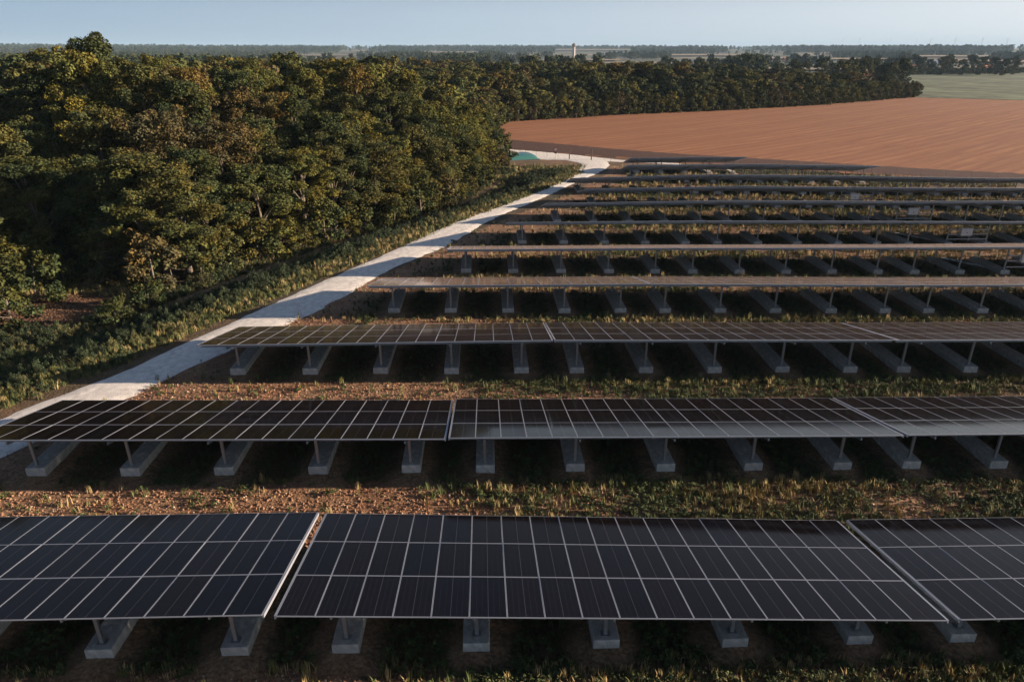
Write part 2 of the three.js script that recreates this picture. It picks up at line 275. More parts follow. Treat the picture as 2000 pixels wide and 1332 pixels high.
ROWS.forEach((row, ri) => {
  const TILT = THREE.MathUtils.degToRad(TILTS[ri]), rowNo = 11 - ri, zN = -(15.7 + 10.7 * ri), tables = [[row[0], row[1]], ...row.slice(2)];
  tables.forEach(([xL, [hL, hR]], ti) => {
    const where = ti === 0 ? `at the gravel track end of the ${ORD[rowNo]} row` : `${ORD[ti + 1]} from the gravel track in the ${ORD[rowNo]} row`;
    const t = thing('solar_table', `solar table ${where} from the red field`, 'solar panels', 'solar panel tables', [xL, ground(xL, zN), zN]);
    const by = t.position.y, slope = (hR - hL) / TW, r = new THREE.Vector3(1, slope, 0).normalize(), c = new THREE.Vector3(0, -Math.sin(TILT), -Math.cos(TILT)), n = new THREE.Vector3().crossVectors(r, c.clone().negate()).normalize().negate();
    if (n.y < 0) n.negate();
    const c2 = new THREE.Vector3().crossVectors(r, n).negate(); if (c2.z > 0) c2.negate();
    const o = new THREE.Vector3(0, hL - by, 0), at = (a, b, k = 0) => o.clone().addScaledVector(r, a).addScaledVector(c2, b).addScaledVector(n, k);
    const M = new THREE.Matrix4().makeBasis(r, n, c2.clone().negate()), Q = new THREE.Quaternion().setFromRotationMatrix(M);
    // modules
    const rowTwist = [rp(), rp(), rp()].map((v) => (v - 0.5) * 0.006);
    for (let j = 0; j < NR; j++) for (let i = 0; i < NC; i++) {
      const f = mesh('solar_module', frameGeo, alu, t);
      f.position.copy(at(MW / 2 + i * (MW + GAPX), j * (ML + GAPY)));
      f.quaternion.copy(Q).multiply(new THREE.Quaternion().setFromEuler(new THREE.Euler((rp() - 0.5) * 0.006 + rowTwist[j], 0, (rp() - 0.5) * 0.005)));
      mesh('glass_pane', paneGeo, glassMats[Math.floor(rp() * 4)], f);
    }
    // purlins along the row
    const beam = (name, p, q, w, h, geo = unitBox, mat = steel) => { const m = mesh(name, geo, mat, t); m.position.copy(p).add(q).multiplyScalar(0.5); const y = q.clone().sub(p), L = y.length(); y.normalize(); const zAx = Math.abs(y.y) > 0.9 ? new THREE.Vector3(0, 0, 1) : new THREE.Vector3(0, 1, 0), xAx = new THREE.Vector3().crossVectors(y, zAx).normalize(); const z2 = new THREE.Vector3().crossVectors(xAx, y); m.quaternion.setFromRotationMatrix(new THREE.Matrix4().makeBasis(xAx, y, z2)); m.scale.set(w, L, h); return m; };
    for (let j = 0; j < NR; j++) for (const f of [0.22, 0.78]) { const b = j * (ML + GAPY) + f * ML; beam('purlin', at(0.0, b, -0.14), at(TW, b, -0.14), 0.07, 0.19, chan, alu); }
    for (const a of [-0.035, TW + 0.035]) beam('end_rail', at(a, 0.02, -0.062), at(a, TL - 0.02, -0.062), 0.05, 0.115, unitBox, alu);
    if (ri < 2) for (let i = 0; i <= NC; i++) { const m = mesh('clamp', unitBox, alu, t); m.position.copy(at(i * (MW + GAPX) - GAPX / 2, 0.10, -0.07)); m.quaternion.copy(Q); m.scale.set(0.06, 0.06, 0.05); }
    const sup = supports[ri + ',' + ti] = [];
    for (let k = 0; k < 5; k++) {
      const lx = 1.55 + 4.4 * k + (ti === 0 && ri === 1 ? -0.1 : 0);
      const zb = 1.3, zp = zb + 0.42 + (rp() - 0.5) * 0.1, zq = zb + 4.05;
      const top = (zh) => at(lx, zh / Math.cos(TILT), -0.30);
      const wx = xL + lx, g0 = Math.max(ground(wx, zN - zb - 0.3), ground(wx, zN - zb - 4.2) - 0.15), blockTop = g0 + 0.53;
      beam('rafter', at(lx, 0.35, -0.295), at(lx, TL - 0.35, -0.295), 0.07, 0.12, unitBox, steel);
      const a = top(zp), b = top(zq);
      beam('post', new THREE.Vector3(lx, blockTop - by, a.z), a, 0.13, 0.10, chan);
      beam('post', new THREE.Vector3(lx, blockTop - by, b.z), b, 0.13, 0.10, chan);
      if (ri < 5) { const pl = mesh('base_plate', unitBox, steel, t); pl.position.set(lx, blockTop - by + 0.012, a.z); pl.scale.set(0.30, 0.02, 0.26); }
      sup.push({ x: wx, z: zN + a.z, top: a.y + by, bot: blockTop });
      const bl = mesh('ballast_block', blockGeos[(k + ti + ri) % 3], blockMats[Math.floor(rp() * 3)]);
      bl.position.set(wx + (rp() - 0.5) * 0.06, blockTop - 0.33, zN - zb - 2.3 + (rp() - 0.5) * 0.1); bl.rotation.y = (rp() - 0.5) * 0.02;
      const pitchB = Math.atan2(ground(wx, zN - zb - 0.3) - ground(wx, zN - zb - 4.3), 4.0); bl.rotation.x = clamp(pitchB, -0.03, 0.03);
      tag(bl, `long grey concrete ballast block under the ${ORD[rowNo]} panel row from the red field`, 'concrete block', `ballast blocks under row ${ORD[rowNo]}`);
    }
  });
});

// inverter racks under the tables
const white = std({ color: rgb(0.78, 0.79, 0.80), roughness: 0.45 }), darkPlastic = std({ color: rgb(0.03, 0.03, 0.035), roughness: 0.5 });
for (const [ri, ti, k] of [[4, 2, 2], [5, 2, 1], [6, 2, 0], [7, 1, 3]]) {
  const [a, b] = [supports[ri + ',' + ti][k], supports[ri + ',' + ti][k + 1]], rowNo = 11 - ri, z = a.z + 0.10, y0 = (a.bot + b.bot) / 2, H = Math.min(a.top, b.top) - y0;
  const rk = thing('inverter_rack', `galvanised steel rack between two posts of the ${ORD[rowNo]} panel row from the red field`, 'rack', 'inverter racks', [a.x, y0, z]);
  const L = b.x - a.x;
  for (const [yy, hh] of [[0.28, 0.09], [H * 0.44, 0.12], [H * 0.70, 0.12]]) { const m = mesh('rail', unitBox, alu, rk); m.position.set(L / 2, yy, 0); m.scale.set(L - 0.1, hh, 0.05); }
  const p = mesh('upright', chan, steel, rk); p.position.set(L * 0.54, H * 0.46, -0.07); p.scale.set(0.1, H * 0.92, 0.08);
  const iv = thing('inverter', `white inverter cabinet on the steel rack under the ${ORD[rowNo]} panel row from the red field`, 'inverter', 'inverters', [a.x + L * 0.40, y0 + H * 0.40, z + 0.035]);
  const cs = mesh('casing', new RoundedBoxGeometry(1.25, 0.82, 0.30, 2, 0.03), white, iv); cs.position.set(0, 0.41, 0.15);
  const lg = mesh('lock_plate', unitBox, darkPlastic, iv); lg.position.set(0.02, 0.30, 0.303); lg.scale.set(0.16, 0.07, 0.012);
  const tr = mesh('bottom_tray', unitBox, steel, iv); tr.position.set(0, -0.02, 0.15); tr.scale.set(1.1, 0.05, 0.22);
  // pale cable duct running back over the ground from the rack
  const duct = [[a.x + 0.3, a.z - 0.6], [a.x - 0.6, a.z - 2.6], [a.x - 1.7, a.z - 4.3], [a.x - 2.6, a.z - 5.3]].map(([x, zz], i) => new THREE.Vector3(x, ground(x, zz) + 0.14 + (i === 0 ? 0.1 : 0), zz));
  const dg = new THREE.ExtrudeGeometry(new THREE.Shape([[-0.06, -0.16], [0.06, -0.16], [0.06, 0.16], [-0.06, 0.16]].map(([u, v]) => new THREE.Vector2(u, v))), { steps: 24, bevelEnabled: false, extrudePath: new THREE.CatmullRomCurve3(duct) });
  tag(mesh('cable_duct', dg, white), `pale cable duct behind the inverter in the ${ORD[rowNo]} row from the red field`, 'duct', 'cable ducts');
}

// ───────────────────────── foliage builders ─────────────────────────
function leafCloud(r, centers, n, size, colorFn, flat = 0.75, inner = 0.35, jit = 2.6) {
  const pos = new Float32Array(n * 12), col = new Float32Array(n * 12), idx = new Uint32Array(n * 6);
  const d = new THREE.Vector3(), nn = new THREE.Vector3(), a = new THREE.Vector3(), b = new THREE.Vector3(), p = new THREE.Vector3();
  let tot = 0; const acc = centers.map((c) => tot += c.w ?? c.r * c.r);
  for (let i = 0; i < n; i++) {
    const pick = r() * tot; let lo = 0, hi = acc.length - 1; while (lo < hi) { const m = (lo + hi) >> 1; if (acc[m] < pick) lo = m + 1; else hi = m; }
    const c = centers[lo];
    d.set(r() * 2 - 1, r() * 2 - 0.8, r() * 2 - 1).normalize();
    const rad = c.r * (inner + (1.07 - inner) * Math.sqrt(r()) + 0.25 * (r() - 0.5));
    p.set(c.x + d.x * rad, c.y + d.y * rad * flat, c.z + d.z * rad);
    nn.copy(d).add(a.set(r() - 0.5, r() - 0.2, r() - 0.5).multiplyScalar(jit)).normalize();
    a.set(r() - 0.5, r() - 0.5, r() - 0.5).cross(nn).normalize(); b.crossVectors(nn, a);
    const s = size * (0.6 + 0.8 * r()), w = s * (0.5 + 0.25 * r());
    const q = [[a, s * 0.5, nn, -s * 0.1], [b, w * 0.5, nn, s * 0.06], [a, -s * 0.5, nn, -s * 0.1], [b, -w * 0.5, nn, s * 0.06]];
    const cc = colorFn(c, r, p);
    for (let k = 0; k < 4; k++) { const [v, t, u, e] = q[k], o = i * 12 + k * 3; pos[o] = p.x + v.x * t + u.x * e; pos[o + 1] = p.y + v.y * t + u.y * e; pos[o + 2] = p.z + v.z * t + u.z * e; col[o] = cc[0]; col[o + 1] = cc[1]; col[o + 2] = cc[2]; }
    idx.set([i * 4, i * 4 + 1, i * 4 + 2, i * 4, i * 4 + 2, i * 4 + 3], i * 6);
  }
  const g = new THREE.BufferGeometry(); g.setAttribute('position', new THREE.BufferAttribute(pos, 3)); g.setAttribute('color', new THREE.BufferAttribute(col, 3)); g.setIndex(new THREE.BufferAttribute(idx, 1)); g.computeVertexNormals(); return g;
}
const tone = (c, r) => { const v = c.v * (0.65 + 0.7 * r()), h = c.h + (r() - 0.5) * 0.35; return [v * (1 + 0.35 * h), v * (1 + 0.06 * h), v * (1 - 0.35 * h)]; };
function limb(pts, r0, r1, seg = 7) { const curve = new THREE.CatmullRomCurve3(pts), g = new THREE.TubeGeometry(curve, 8, 1, seg, false), p = g.attributes.position, N = 8; for (let i = 0; i <= N; i++) { const c = curve.getPointAt(i / N), rr = lerp(r0, r1, i / N); for (let k = 0; k <= seg; k++) { const q = i * (seg + 1) + k; p.setXYZ(q, c.x + (p.getX(q) - c.x) * rr, c.y + (p.getY(q) - c.y) * rr, c.z + (p.getZ(q) - c.z) * rr); } } g.computeVertexNormals(); return g; }
// a tree of unit metres: lobes carried by limbs, leaves on the lobes
function treeProto(seed, { h, w, low, lobes, leaves, size, loose = 1, spread = 1, inner, jit }) {
  const r = rng(seed), C = [], limbs = [];
  const V = (x, y, z) => new THREE.Vector3(x, y, z);
  const lean = [(r() - 0.5) * 1.2, (r() - 0.5) * 1.2];
  limbs.push(limb([V(0, -0.4, 0), V(lean[0] * 0.2, h * 0.25, lean[1] * 0.2), V(lean[0] * 0.6, h * 0.55, lean[1] * 0.6), V(lean[0], h * 0.85, lean[1])], 0.022 * h, 0.05, 8));
  for (let i = 0; i < lobes; i++) {
    const t = (i + r() * 0.8) / lobes, y = low + (h - low) * Math.pow(t, 0.9), prof = Math.sin(Math.PI * clamp(0.16 + 0.80 * (y - low) / (h - low), 0, 1)) ** 0.62;
    const a = i * 2.4 + r() * 1.2, rad = w * 0.5 * prof * (0.35 + 0.65 * Math.sqrt(r())) * spread;
    const x = lean[0] * y / h + Math.cos(a) * rad, z = lean[1] * y / h + Math.sin(a) * rad, lr = w * (0.115 + 0.085 * r()) * loose;
    C.push({ x, y: Math.min(y, h - lr * 0.6), z, r: lr, v: 0.7 + 0.6 * r(), h: (r() - 0.45) * 1.3 });
    for (let k = 0; k < 3; k++) { const b = r() * TAU, e = lr * (0.7 + 0.6 * r()); C.push({ x: x + Math.cos(b) * e, y: Math.min(y + (r() - 0.3) * lr, h + 0.2), z: z + Math.sin(b) * e, r: lr * (0.32 + 0.25 * r()), v: 0.7 + 0.6 * r(), h: (r() - 0.45) * 1.3 }); }
    if (i % 3 === 0) limbs.push(limb([V(lean[0] * 0.5, Math.max(1, y * 0.55), lean[1] * 0.5), V(x * 0.45, y * 0.8, z * 0.45), V(x * 0.95, y, z * 0.95)], 0.008 * h, 0.03, 5));
  }
  return { crown: leafCloud(r, C, leaves, size, tone, 0.85, inner, jit), trunk: mergeGeometries(limbs) };
}
const leafMat = (r, g, b) => new THREE.MeshPhysicalMaterial({ color: rgb(r, g, b), vertexColors: true, side: THREE.DoubleSide, roughness: 0.85, specularIntensity: 0.35 });
const TINTS = [
  { n: 'dark green', m: leafMat(0.052, 0.064, 0.021) },
  { n: 'olive green', m: leafMat(0.086, 0.086, 0.026) },
  { n: 'yellowing green', m: leafMat(0.112, 0.110, 0.026) },
  { n: 'bronze brown', m: leafMat(0.090, 0.074, 0.031) },
  { n: 'ochre', m: leafMat(0.118, 0.092, 0.028) },
  { n: 'mid green', m: leafMat(0.068, 0.078, 0.024) },
];
const barkMat = std({ color: rgb(0.20, 0.165, 0.13), map: concreteTile });
const NEAR = [treeProto(11, { h: 16.5, w: 8.6, low: 1.6, lobes: 34, leaves: 27000, size: 0.28 }), treeProto(12, { h: 17.5, w: 7.4, low: 2.2, lobes: 32, leaves: 24500, size: 0.27, loose: 0.95 }), treeProto(13, { h: 15, w: 9.4, low: 1.0, lobes: 36, leaves: 28000, size: 0.29 }), treeProto(14, { h: 17, w: 6.8, low: 3.2, lobes: 27, leaves: 19500, size: 0.27, loose: 0.92 })];
const MID = [treeProto(21, { h: 16, w: 9.4, low: 0.9, lobes: 15, leaves: 6000, size: 0.66, loose: 1.28, inner: 0.68, jit: 1.5 }), treeProto(22, { h: 17, w: 8.4, low: 1.2, lobes: 13, leaves: 5600, size: 0.64, loose: 1.3, inner: 0.68, jit: 1.5 }), treeProto(23, { h: 15, w: 10.4, low: 0.7, lobes: 16, leaves: 6400, size: 0.68, loose: 1.25, inner: 0.68, jit: 1.5 })];
const FAR = treeProto(31, { h: 14, w: 11, low: 0.2, lobes: 12, leaves: 420, size: 2.3, loose: 1.15 });
const SHRUB = [treeProto(41, { h: 4.2, w: 4.2, low: 0.2, lobes: 11, leaves: 2600, size: 0.30, loose: 1.15 }), treeProto(42, { h: 5.4, w: 4.0, low: 0.2, lobes: 12, leaves: 2600, size: 0.32, loose: 1.15 })];
function plantTree(name, P, tint, x, z, s, sy, label, category, group, ry) {
  const t = thing(name, label, category, group, [x, ground(x, z), z], ry);
  mesh('trunk', P.trunk, barkMat, t); mesh('crown', P.crown, tint.m, t); t.scale.set(s, s * sy, s); return t;
}

// ───────────────────────── the woods ─────────────────────────
const rw = rng(4242), trees = [], clearing = (x, z) => Math.hypot((x + 37) / 6.2, (z + 55.5) / 5.6) < 1;
function edgeDist(x, z) { let m = 1e9; for (let i = 1; i < FOREST.length; i++) { const [ax, az] = FOREST[i - 1], [bx, bz] = FOREST[i]; const t = clamp(((x - ax) * (bx - ax) + (z - az) * (bz - az)) / ((bx - ax) ** 2 + (bz - az) ** 2), 0, 1); m = Math.min(m, Math.hypot(x - ax - t * (bx - ax), z - az - t * (bz - az))); } return m; }
// first rank along the edge
const RANK = FOREST.slice(1, 24);
for (let i = 1; i < RANK.length; i++) {
  const [ax, az] = RANK[i - 1], [bx, bz] = RANK[i], L = Math.hypot(bx - ax, bz - az), far = -az > 150, step = far ? 7.2 : 5.2, n = Math.max(1, Math.round(L / step));
  for (let k = 0; k < n; k++) { const t = (k + 0.5 + (rw() - 0.5) * 0.5) / n, nx = (bz - az) / L, nzv = -(bx - ax) / L, off = far ? 4.6 + rw() * 2 : 3.2 + rw() * 2.0; let x = ax + (bx - ax) * t, z = az + (bz - az) * t; const sgn = inPoly(FOREST, x + nx * 2, z + nzv * 2) ? 1 : -1; trees.push([x + nx * sgn * off, z + nzv * sgn * off, 1]); }
}
for (let x = -200; x < 210; x += 6.6) for (let z = -52; z > -420; z -= 6.6) {
  const far = -z > 190, px = x + (rw() - 0.5) * 4.4, pz = z + (rw() - 0.5) * 4.4;
  if (far && rw() < 0.25) continue;
  if (!inPoly(FOREST, px, pz) || edgeDist(px, pz) < (far ? 8.5 : 6.5) || clearing(px, pz)) continue;
  if (px < pz * 0.95 - 14) continue;               // out of frame to the left
  trees.push([px, pz, 0]);
}
trees.sort((a, b) => Math.hypot(a[0], a[1]) - Math.hypot(b[0], b[1]));
const extraMats = TINTS.map(() => []);
let single = 0;
// edge trees and the nearest canopy are single trees; the rest of the wood is one mass
const score = (t) => Math.hypot(t[0], t[1]) * (t[2] ? 0.55 : 1);
const chosen = new Set([...trees].sort((a, b) => score(a) - score(b)).slice(0, 270));
for (const t of trees) {
  const [x, z, rank] = t, d = Math.hypot(x, z), n = fbm(x / 26, z / 26, 3);
  const pickT = rw(), ry = rw() * TAU, eD = edgeDist(x, z), farWood = -z > 190;
  const s = 0.88 + 0.20 * rw(), hgt = farWood ? (0.80 - 0.24 * sstep(60, 200, x)) * (rank ? 0.84 : 1) * (0.84 + 0.3 * nz(x / 9, z / 9, 2) + 0.16) : lerp(0.62, 1.0, sstep(2, 22, eD)), sy = (0.94 + 0.14 * rw()) * hgt;
  let ti; const warm = n + (pickT - 0.5) * 0.9 + (-z > 190 ? 0.06 : -0.06);
  if (warm > 0.42) ti = rw() < 0.3 ? 4 : 3; else if (warm > 0.16) ti = 2; else if (warm > -0.08) ti = 1; else if (warm > -0.28) ti = 5; else ti = 0;
  if (chosen.has(t)) {
    single++;
    const near = d < 135, P = near ? NEAR[Math.floor(rw() * 4)] : MID[Math.floor(rw() * 3)];
    const place = -z > 190 ? 'wood behind the red field' : rank ? 'edge of the wood by the gravel track' : 'wood left of the gravel track'.replace('left of', 'beside');
    const far = -z > 190;
    plantTree('broadleaf_tree', P, TINTS[ti], x, z, s, sy, `${TINTS[ti].n} broadleaf tree ${rank ? 'standing at' : 'deep in'} the ${place}`.replace('the edge of the wood', 'the outer edge of the wood'), 'tree', `${TINTS[ti].n} trees, ${place}`, ry);
  } else extraMats[ti].push([x, z, s, sy, ry]);
}
// tall dark oak standing above the canopy
plantTree('tall_oak', NEAR[3], TINTS[0], ...(() => { const d = pixelRay(195, 160), k = 92 / -d.z; return [d.x * k, -92]; })(), 1.2, 1.08, 'tall dark oak rising above the rest of the wood against the sky', 'tree', undefined, 1.0);
function instanced(name, geo, mat, list, label, category, colors) {
  const m = new THREE.InstancedMesh(geo, mat, list.length), M = new THREE.Matrix4(), q = new THREE.Quaternion(), e = new THREE.Euler(), p = new THREE.Vector3(), s = new THREE.Vector3();
  list.forEach((L, i) => { e.set(L[6] ?? 0, L[4], L[7] ?? 0); q.setFromEuler(e); p.set(L[0], L[5] ?? ground(L[0], L[1]), L[1]); s.set(L[2], L[2] * L[3], L[2]); M.compose(p, q, s); m.setMatrixAt(i, M); if (colors) m.setColorAt(i, colors[i]); });
  m.name = numbered(name); m.castShadow = m.receiveShadow = true; scene.add(m); return tag(m, label, category, null, 'stuff');
}
TINTS.forEach((t, i) => { if (extraMats[i].length) instanced('distant_canopy', MID[i % 3].crown, t.m, extraMats[i], `mass of ${t.n} crowns deeper inside the wood`, 'woodland'); });

// low young growth along the wood's feet and hedge along the red field
{
  const r = rng(99);
  for (let i = 1; i < RANK.length; i++) {
    const [ax, az] = RANK[i - 1], [bx, bz] = RANK[i], L = Math.hypot(bx - ax, bz - az); if (-az < 45) continue;
    const far = -az > 190, step = far ? 3.6 : 2.7, n = Math.max(1, Math.round(L / step));
    for (let k = 0; k < n; k++) {
      const t = (k + r()) / n, x = ax + (bx - ax) * t + (r() - 0.5), z = az + (bz - az) * t + (r() - 0.5);
      if (clearing(x, z) || (-z > 136 && -z < 178)) continue;
      const ti = [1, 2, 5, 1, 3, 5][Math.floor(r() * 6)], s = far ? 1.0 + 0.4 * r() : 0.55 + 0.6 * r();
      plantTree('shrub', SHRUB[Math.floor(r() * 2)], TINTS[ti], x, z, s, far ? 1 : 0.9, `${TINTS[ti].n} shrub at the foot of the wood ${far ? 'along the red field' : 'beside the gravel track'}`, 'shrub', `${TINTS[ti].n} shrubs ${far ? 'along the red field' : 'beside the track'}`, r() * TAU);
    }
  }
}
for (const [px, py, s] of [[25, 640, 0.95], [70, 590, 1.05], [10, 590, 1.2], [130, 560, 0.7], [290, 600, 0.6], [235, 640, 0.55]]) { const [x, z] = onGround(px, py); plantTree('shrub', SHRUB[px % 2], TINTS[0], x, z, s, 0.85, 'dark green shrub beside the bare leaf litter opening of the wood', 'shrub', 'shrubs round the opening', px); }
console.log('bare line', [[507, 527], [273, 613], [805, 416], [924, 374]].map(([a, b]) => { const [x, z] = onGround(a, b); return (pathLeft(z) - x).toFixed(1) + '@' + z.toFixed(0) + (inPoly(FOREST, x, z) ? 'F' : ''); }).join(' '));
console.log('single trees', single, 'massed', extraMats.map((a) => a.length).join());

// ───────────────────────── grass, weeds, clods ─────────────────────────
function tuft(seed, blades, hgt, wid, lean) { const r = rng(seed), pos = [], idx = []; for (let i = 0; i < blades; i++) { const a = r() * TAU, d = r() * wid, x = Math.cos(a) * d, z = Math.sin(a) * d, h = hgt * (0.55 + 0.6 * r()), b = r() * TAU, w = 0.012 + 0.012 * r(), l = lean * h * r(), k = pos.length / 3, cx = Math.cos(b), cz = Math.sin(b); pos.push(x - cz * w, -0.03, z + cx * w, x + cz * w, -0.03, z - cx * w, x + cx * l * 0.4 + cz * w * 0.7, h * 0.6, z + cz * l * 0.4 - cx * w * 0.7, x + cx * l * 0.4 - cz * w * 0.7, h * 0.6, z + cz * l * 0.4 + cx * w * 0.7, x + cx * l, h, z + cz * l); idx.push(k, k + 1, k + 2, k, k + 2, k + 3, k + 3, k + 2, k + 4); } const g = new THREE.BufferGeometry(); g.setAttribute('position', new THREE.Float32BufferAttribute(pos, 3)); g.setIndex(idx); g.computeVertexNormals(); return g; }
function weedGeo(seed, n, h, w, size) { const r = rng(seed), C = []; for (let i = 0; i < 9; i++) { const a = r() * TAU, d = w * 0.45 * Math.sqrt(r()); C.push({ x: Math.cos(a) * d, y: h * (0.2 + 0.75 * r() * (1 - d / w)), z: Math.sin(a) * d, r: w * 0.17, v: 0.85 + 0.3 * r(), h: (r() - 0.5) * 0.6 }); } return leafCloud(r, C, n, size, tone, 1.1); }
{
  const r = rng(2024), grassMat = std({ color: 0xffffff, side: THREE.DoubleSide, roughness: 0.8 }), weedMat = std({ color: 0xffffff, vertexColors: true, side: THREE.DoubleSide, roughness: 0.8 });
  const T = [tuft(1, 9, 0.30, 0.13, 0.8), tuft(2, 8, 0.42, 0.12, 0.6)], W1 = weedGeo(3, 90, 0.42, 0.5, 0.085), W2 = weedGeo(4, 620, 1.15, 1.2, 0.095);
  const lists = [[[], []], [[], []]], weeds = [[], []], bank = [[], []], clods = [[], []];
  const nearBlock = (x, z) => spoil(x, z) > 0.35;
  const onPath = (x, z) => { const s = x - pathLeft(z); const wdt = lerp(2.4, 4.6, sstep(30, 110, -z)); return s > -0.1 && s < wdt + 0.35; };
  const C = (a) => rgb(a[0], a[1], a[2]);
  const N = 230000;
  for (let i = 0; i < N; i++) {
    // more samples near the camera
    const d = 11 + 122 * Math.pow(r(), 1.35), half = d * 0.62 + 16, x = (r() * 2 - 1) * half + d * 0.03, z = -d;
    if (onPath(x, z) || x > 100 || x < -60 || inPoly(FIELD_P, x, z - 1.5)) continue;
    const field = inField(x, z), s = pathLeft(z) - x;
    if (!field && s < 0) continue;
    if (inPoly(FOREST, x, z) && !clearing(x, z)) continue;
    const c = coverAndShade(x, z), t = gapPhase(z), under = field && t > 0.9 && t < 6.9 && d < 130;
    if (under && r() < 0.45) continue;
    if (r() > c * 1.05 + 0.06 || litter(x, z) > 0.35 || bareLine(x, z) > 0.3) continue;
    if (field && nearBlock(x, z)) continue;
    const kind = r(), dry = fbm(x / 6, z / 3, 15) + (r() - 0.5) * 0.8 + 0.16 * sstep(38, 60, d), sc = (0.7 + 0.8 * r()) * (under ? 0.8 : 1);
    let col = under ? [0.06, 0.075, 0.024] : dry > 0.26 ? [0.33, 0.25, 0.11] : dry > 0.0 ? [0.18, 0.165, 0.05] : [0.085, 0.11, 0.032];  // tufts beneath tables take a darker green, shade put into their colour
    const v = 0.7 + 0.6 * r(); col = col.map((q) => q * v);
    const leafy = fbm(x / 5, z / 2.5, 44) + (field && d < 30 && x > -2 ? 0.22 : 0);
    if (kind < 0.20 + 0.55 * sstep(0.05, 0.3, leafy) && dry < 0.25) { weeds[0].push([x, z, (0.6 + 0.75 * r()) * (d < 50 ? 0.72 : 0.9), 0.7 + 0.4 * r(), r() * TAU]); weeds[1].push(C([0.075 * v, 0.098 * v, 0.031 * v])); }
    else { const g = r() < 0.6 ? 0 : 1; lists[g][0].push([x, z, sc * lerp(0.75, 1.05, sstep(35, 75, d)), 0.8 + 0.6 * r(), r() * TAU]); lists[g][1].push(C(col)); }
  }
  // taller growth down the bank beside the track
  for (let i = 0; i < 19000; i++) {
    const d = 26 + 100 * r(), z = -d, s = 0.2 + 17 * r(), x = pathLeft(z) - s;
    if ((inPoly(FOREST, x, z) && !clearing(x, z)) || litter(x, z) > 0.3 || bareLine(x, z) > 0.15) continue;
    const patch = fbm(x / 4, z / 4, 25);
    if (s < 2.2 ? r() > 0.7 : s > 8.2 && d > 58 ? r() > 0.5 : patch < -0.30 && r() > 0.3) continue;
    const v = 0.7 + 0.6 * r(), tanW = s < 2.8 && r() < 0.4;
    if (r() < (s < 3.2 ? 0.34 : 0.10)) { for (let k = 0; k < 4; k++) { const gx = x + (r() - 0.5) * 1.2, gz = z + (r() - 0.5) * 1.2, w = 0.7 + 0.6 * r(); lists[1][0].push([gx, gz, 0.6 + 0.7 * r(), 0.7 + 0.6 * r(), r() * TAU]); lists[1][1].push(C(r() < 0.35 ? [0.25 * w, 0.195 * w, 0.08 * w] : [0.11 * w, 0.12 * w, 0.036 * w])); } if (s < 3 || r() < 0.4) continue; }
    bank[0].push([x, z, (0.30 + 0.75 * r() * r()) * (s < 2.4 ? 0.6 : s > 9 && s < 12.6 ? 0.4 : 1) * (1 + 0.8 * clamp(patch, -0.4, 0.5)), 0.7 + 0.6 * r(), r() * TAU]);
    bank[1].push(C(tanW ? [0.125 * v, 0.125 * v, 0.045 * v] : s > 10 && r() < 0.4 ? [0.085 * v, 0.085 * v, 0.03 * v] : [0.030 * v, 0.048 * v, 0.017 * v]));
  }
  for (let i = 0; i < 220000; i++) {
    const d = 12 + 60 * Math.pow(r(), 1.6), z = -d, x = (r() * 2 - 1) * (d * 0.62 + 16);
    if (!inField(x, z) || onPath(x, z)) continue;
    const c = coverAndShade(x, z); if (r() < c * 1.15) continue; const t = gapPhase(z); if (t > 1 && t < 6.6 && r() < 0.75) continue;
    if (nearBlock(x, z)) continue;
    const s = 0.012 + 0.05 * Math.pow(r(), 3), v = 0.75 + 0.5 * r(), y = ground(x, z) + 0.02;
    clods[0].push([x, z, s, 0.6 + 0.5 * r(), r() * TAU, y, r() * 6, r() * 6]); const pale = r() < 0.10; clods[1].push(C(pale ? [0.44 * v, 0.34 * v, 0.24 * v] : [0.31 * v, 0.165 * v, 0.095 * v]));
  }
  for (let i = 0; i < 5200; i++) { const x = -43.5 + 13 * r(), z = -61 + 11 * r(); if (litter(x, z) < 0.3) continue; const v = 0.6 + 0.8 * r(); clods[0].push([x, z, 0.03 + 0.05 * r(), 0.25 + 0.3 * r(), r() * TAU, ground(x, z) + 0.015 + 0.05 * fbm(x / 1.1, z / 1.1, 81), (r() - 0.5), (r() - 0.5)]); clods[1].push(C(r() < 0.3 ? [0.20 * v, 0.11 * v, 0.05 * v] : [0.13 * v, 0.065 * v, 0.036 * v])); }
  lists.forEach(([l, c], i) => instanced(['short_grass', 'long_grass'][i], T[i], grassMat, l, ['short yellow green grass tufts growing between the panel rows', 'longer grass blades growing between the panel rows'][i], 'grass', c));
  instanced('weeds', W1, weedMat, weeds[0], 'low leafy weeds growing among the grass between the rows', 'weeds', weeds[1]);
  instanced('bank_weeds', W2, weedMat, bank[0], 'dense dark green weeds on the bank beside the gravel track', 'weeds', bank[1]);
  const cg = new THREE.IcosahedronGeometry(1, 0); const cp = cg.attributes.position; for (let i = 0; i < cp.count; i++) { const k = 1 + 0.35 * nz(cp.getX(i) * 1.7, cp.getY(i) * 1.7 + cp.getZ(i), 8); cp.setXYZ(i, cp.getX(i) * k * 1.25, cp.getY(i) * k, cp.getZ(i) * k); } cg.computeVertexNormals();
  instanced('soil_clods', cg, std({ color: 0xffffff }), clods[0], 'loose red soil clods and stones on the bare strips', 'soil', clods[1]);
  console.log('grass', lists.map((l) => l[0].length).join(), 'weeds', weeds[0].length, bank[0].length, 'clods', clods[0].length);
}

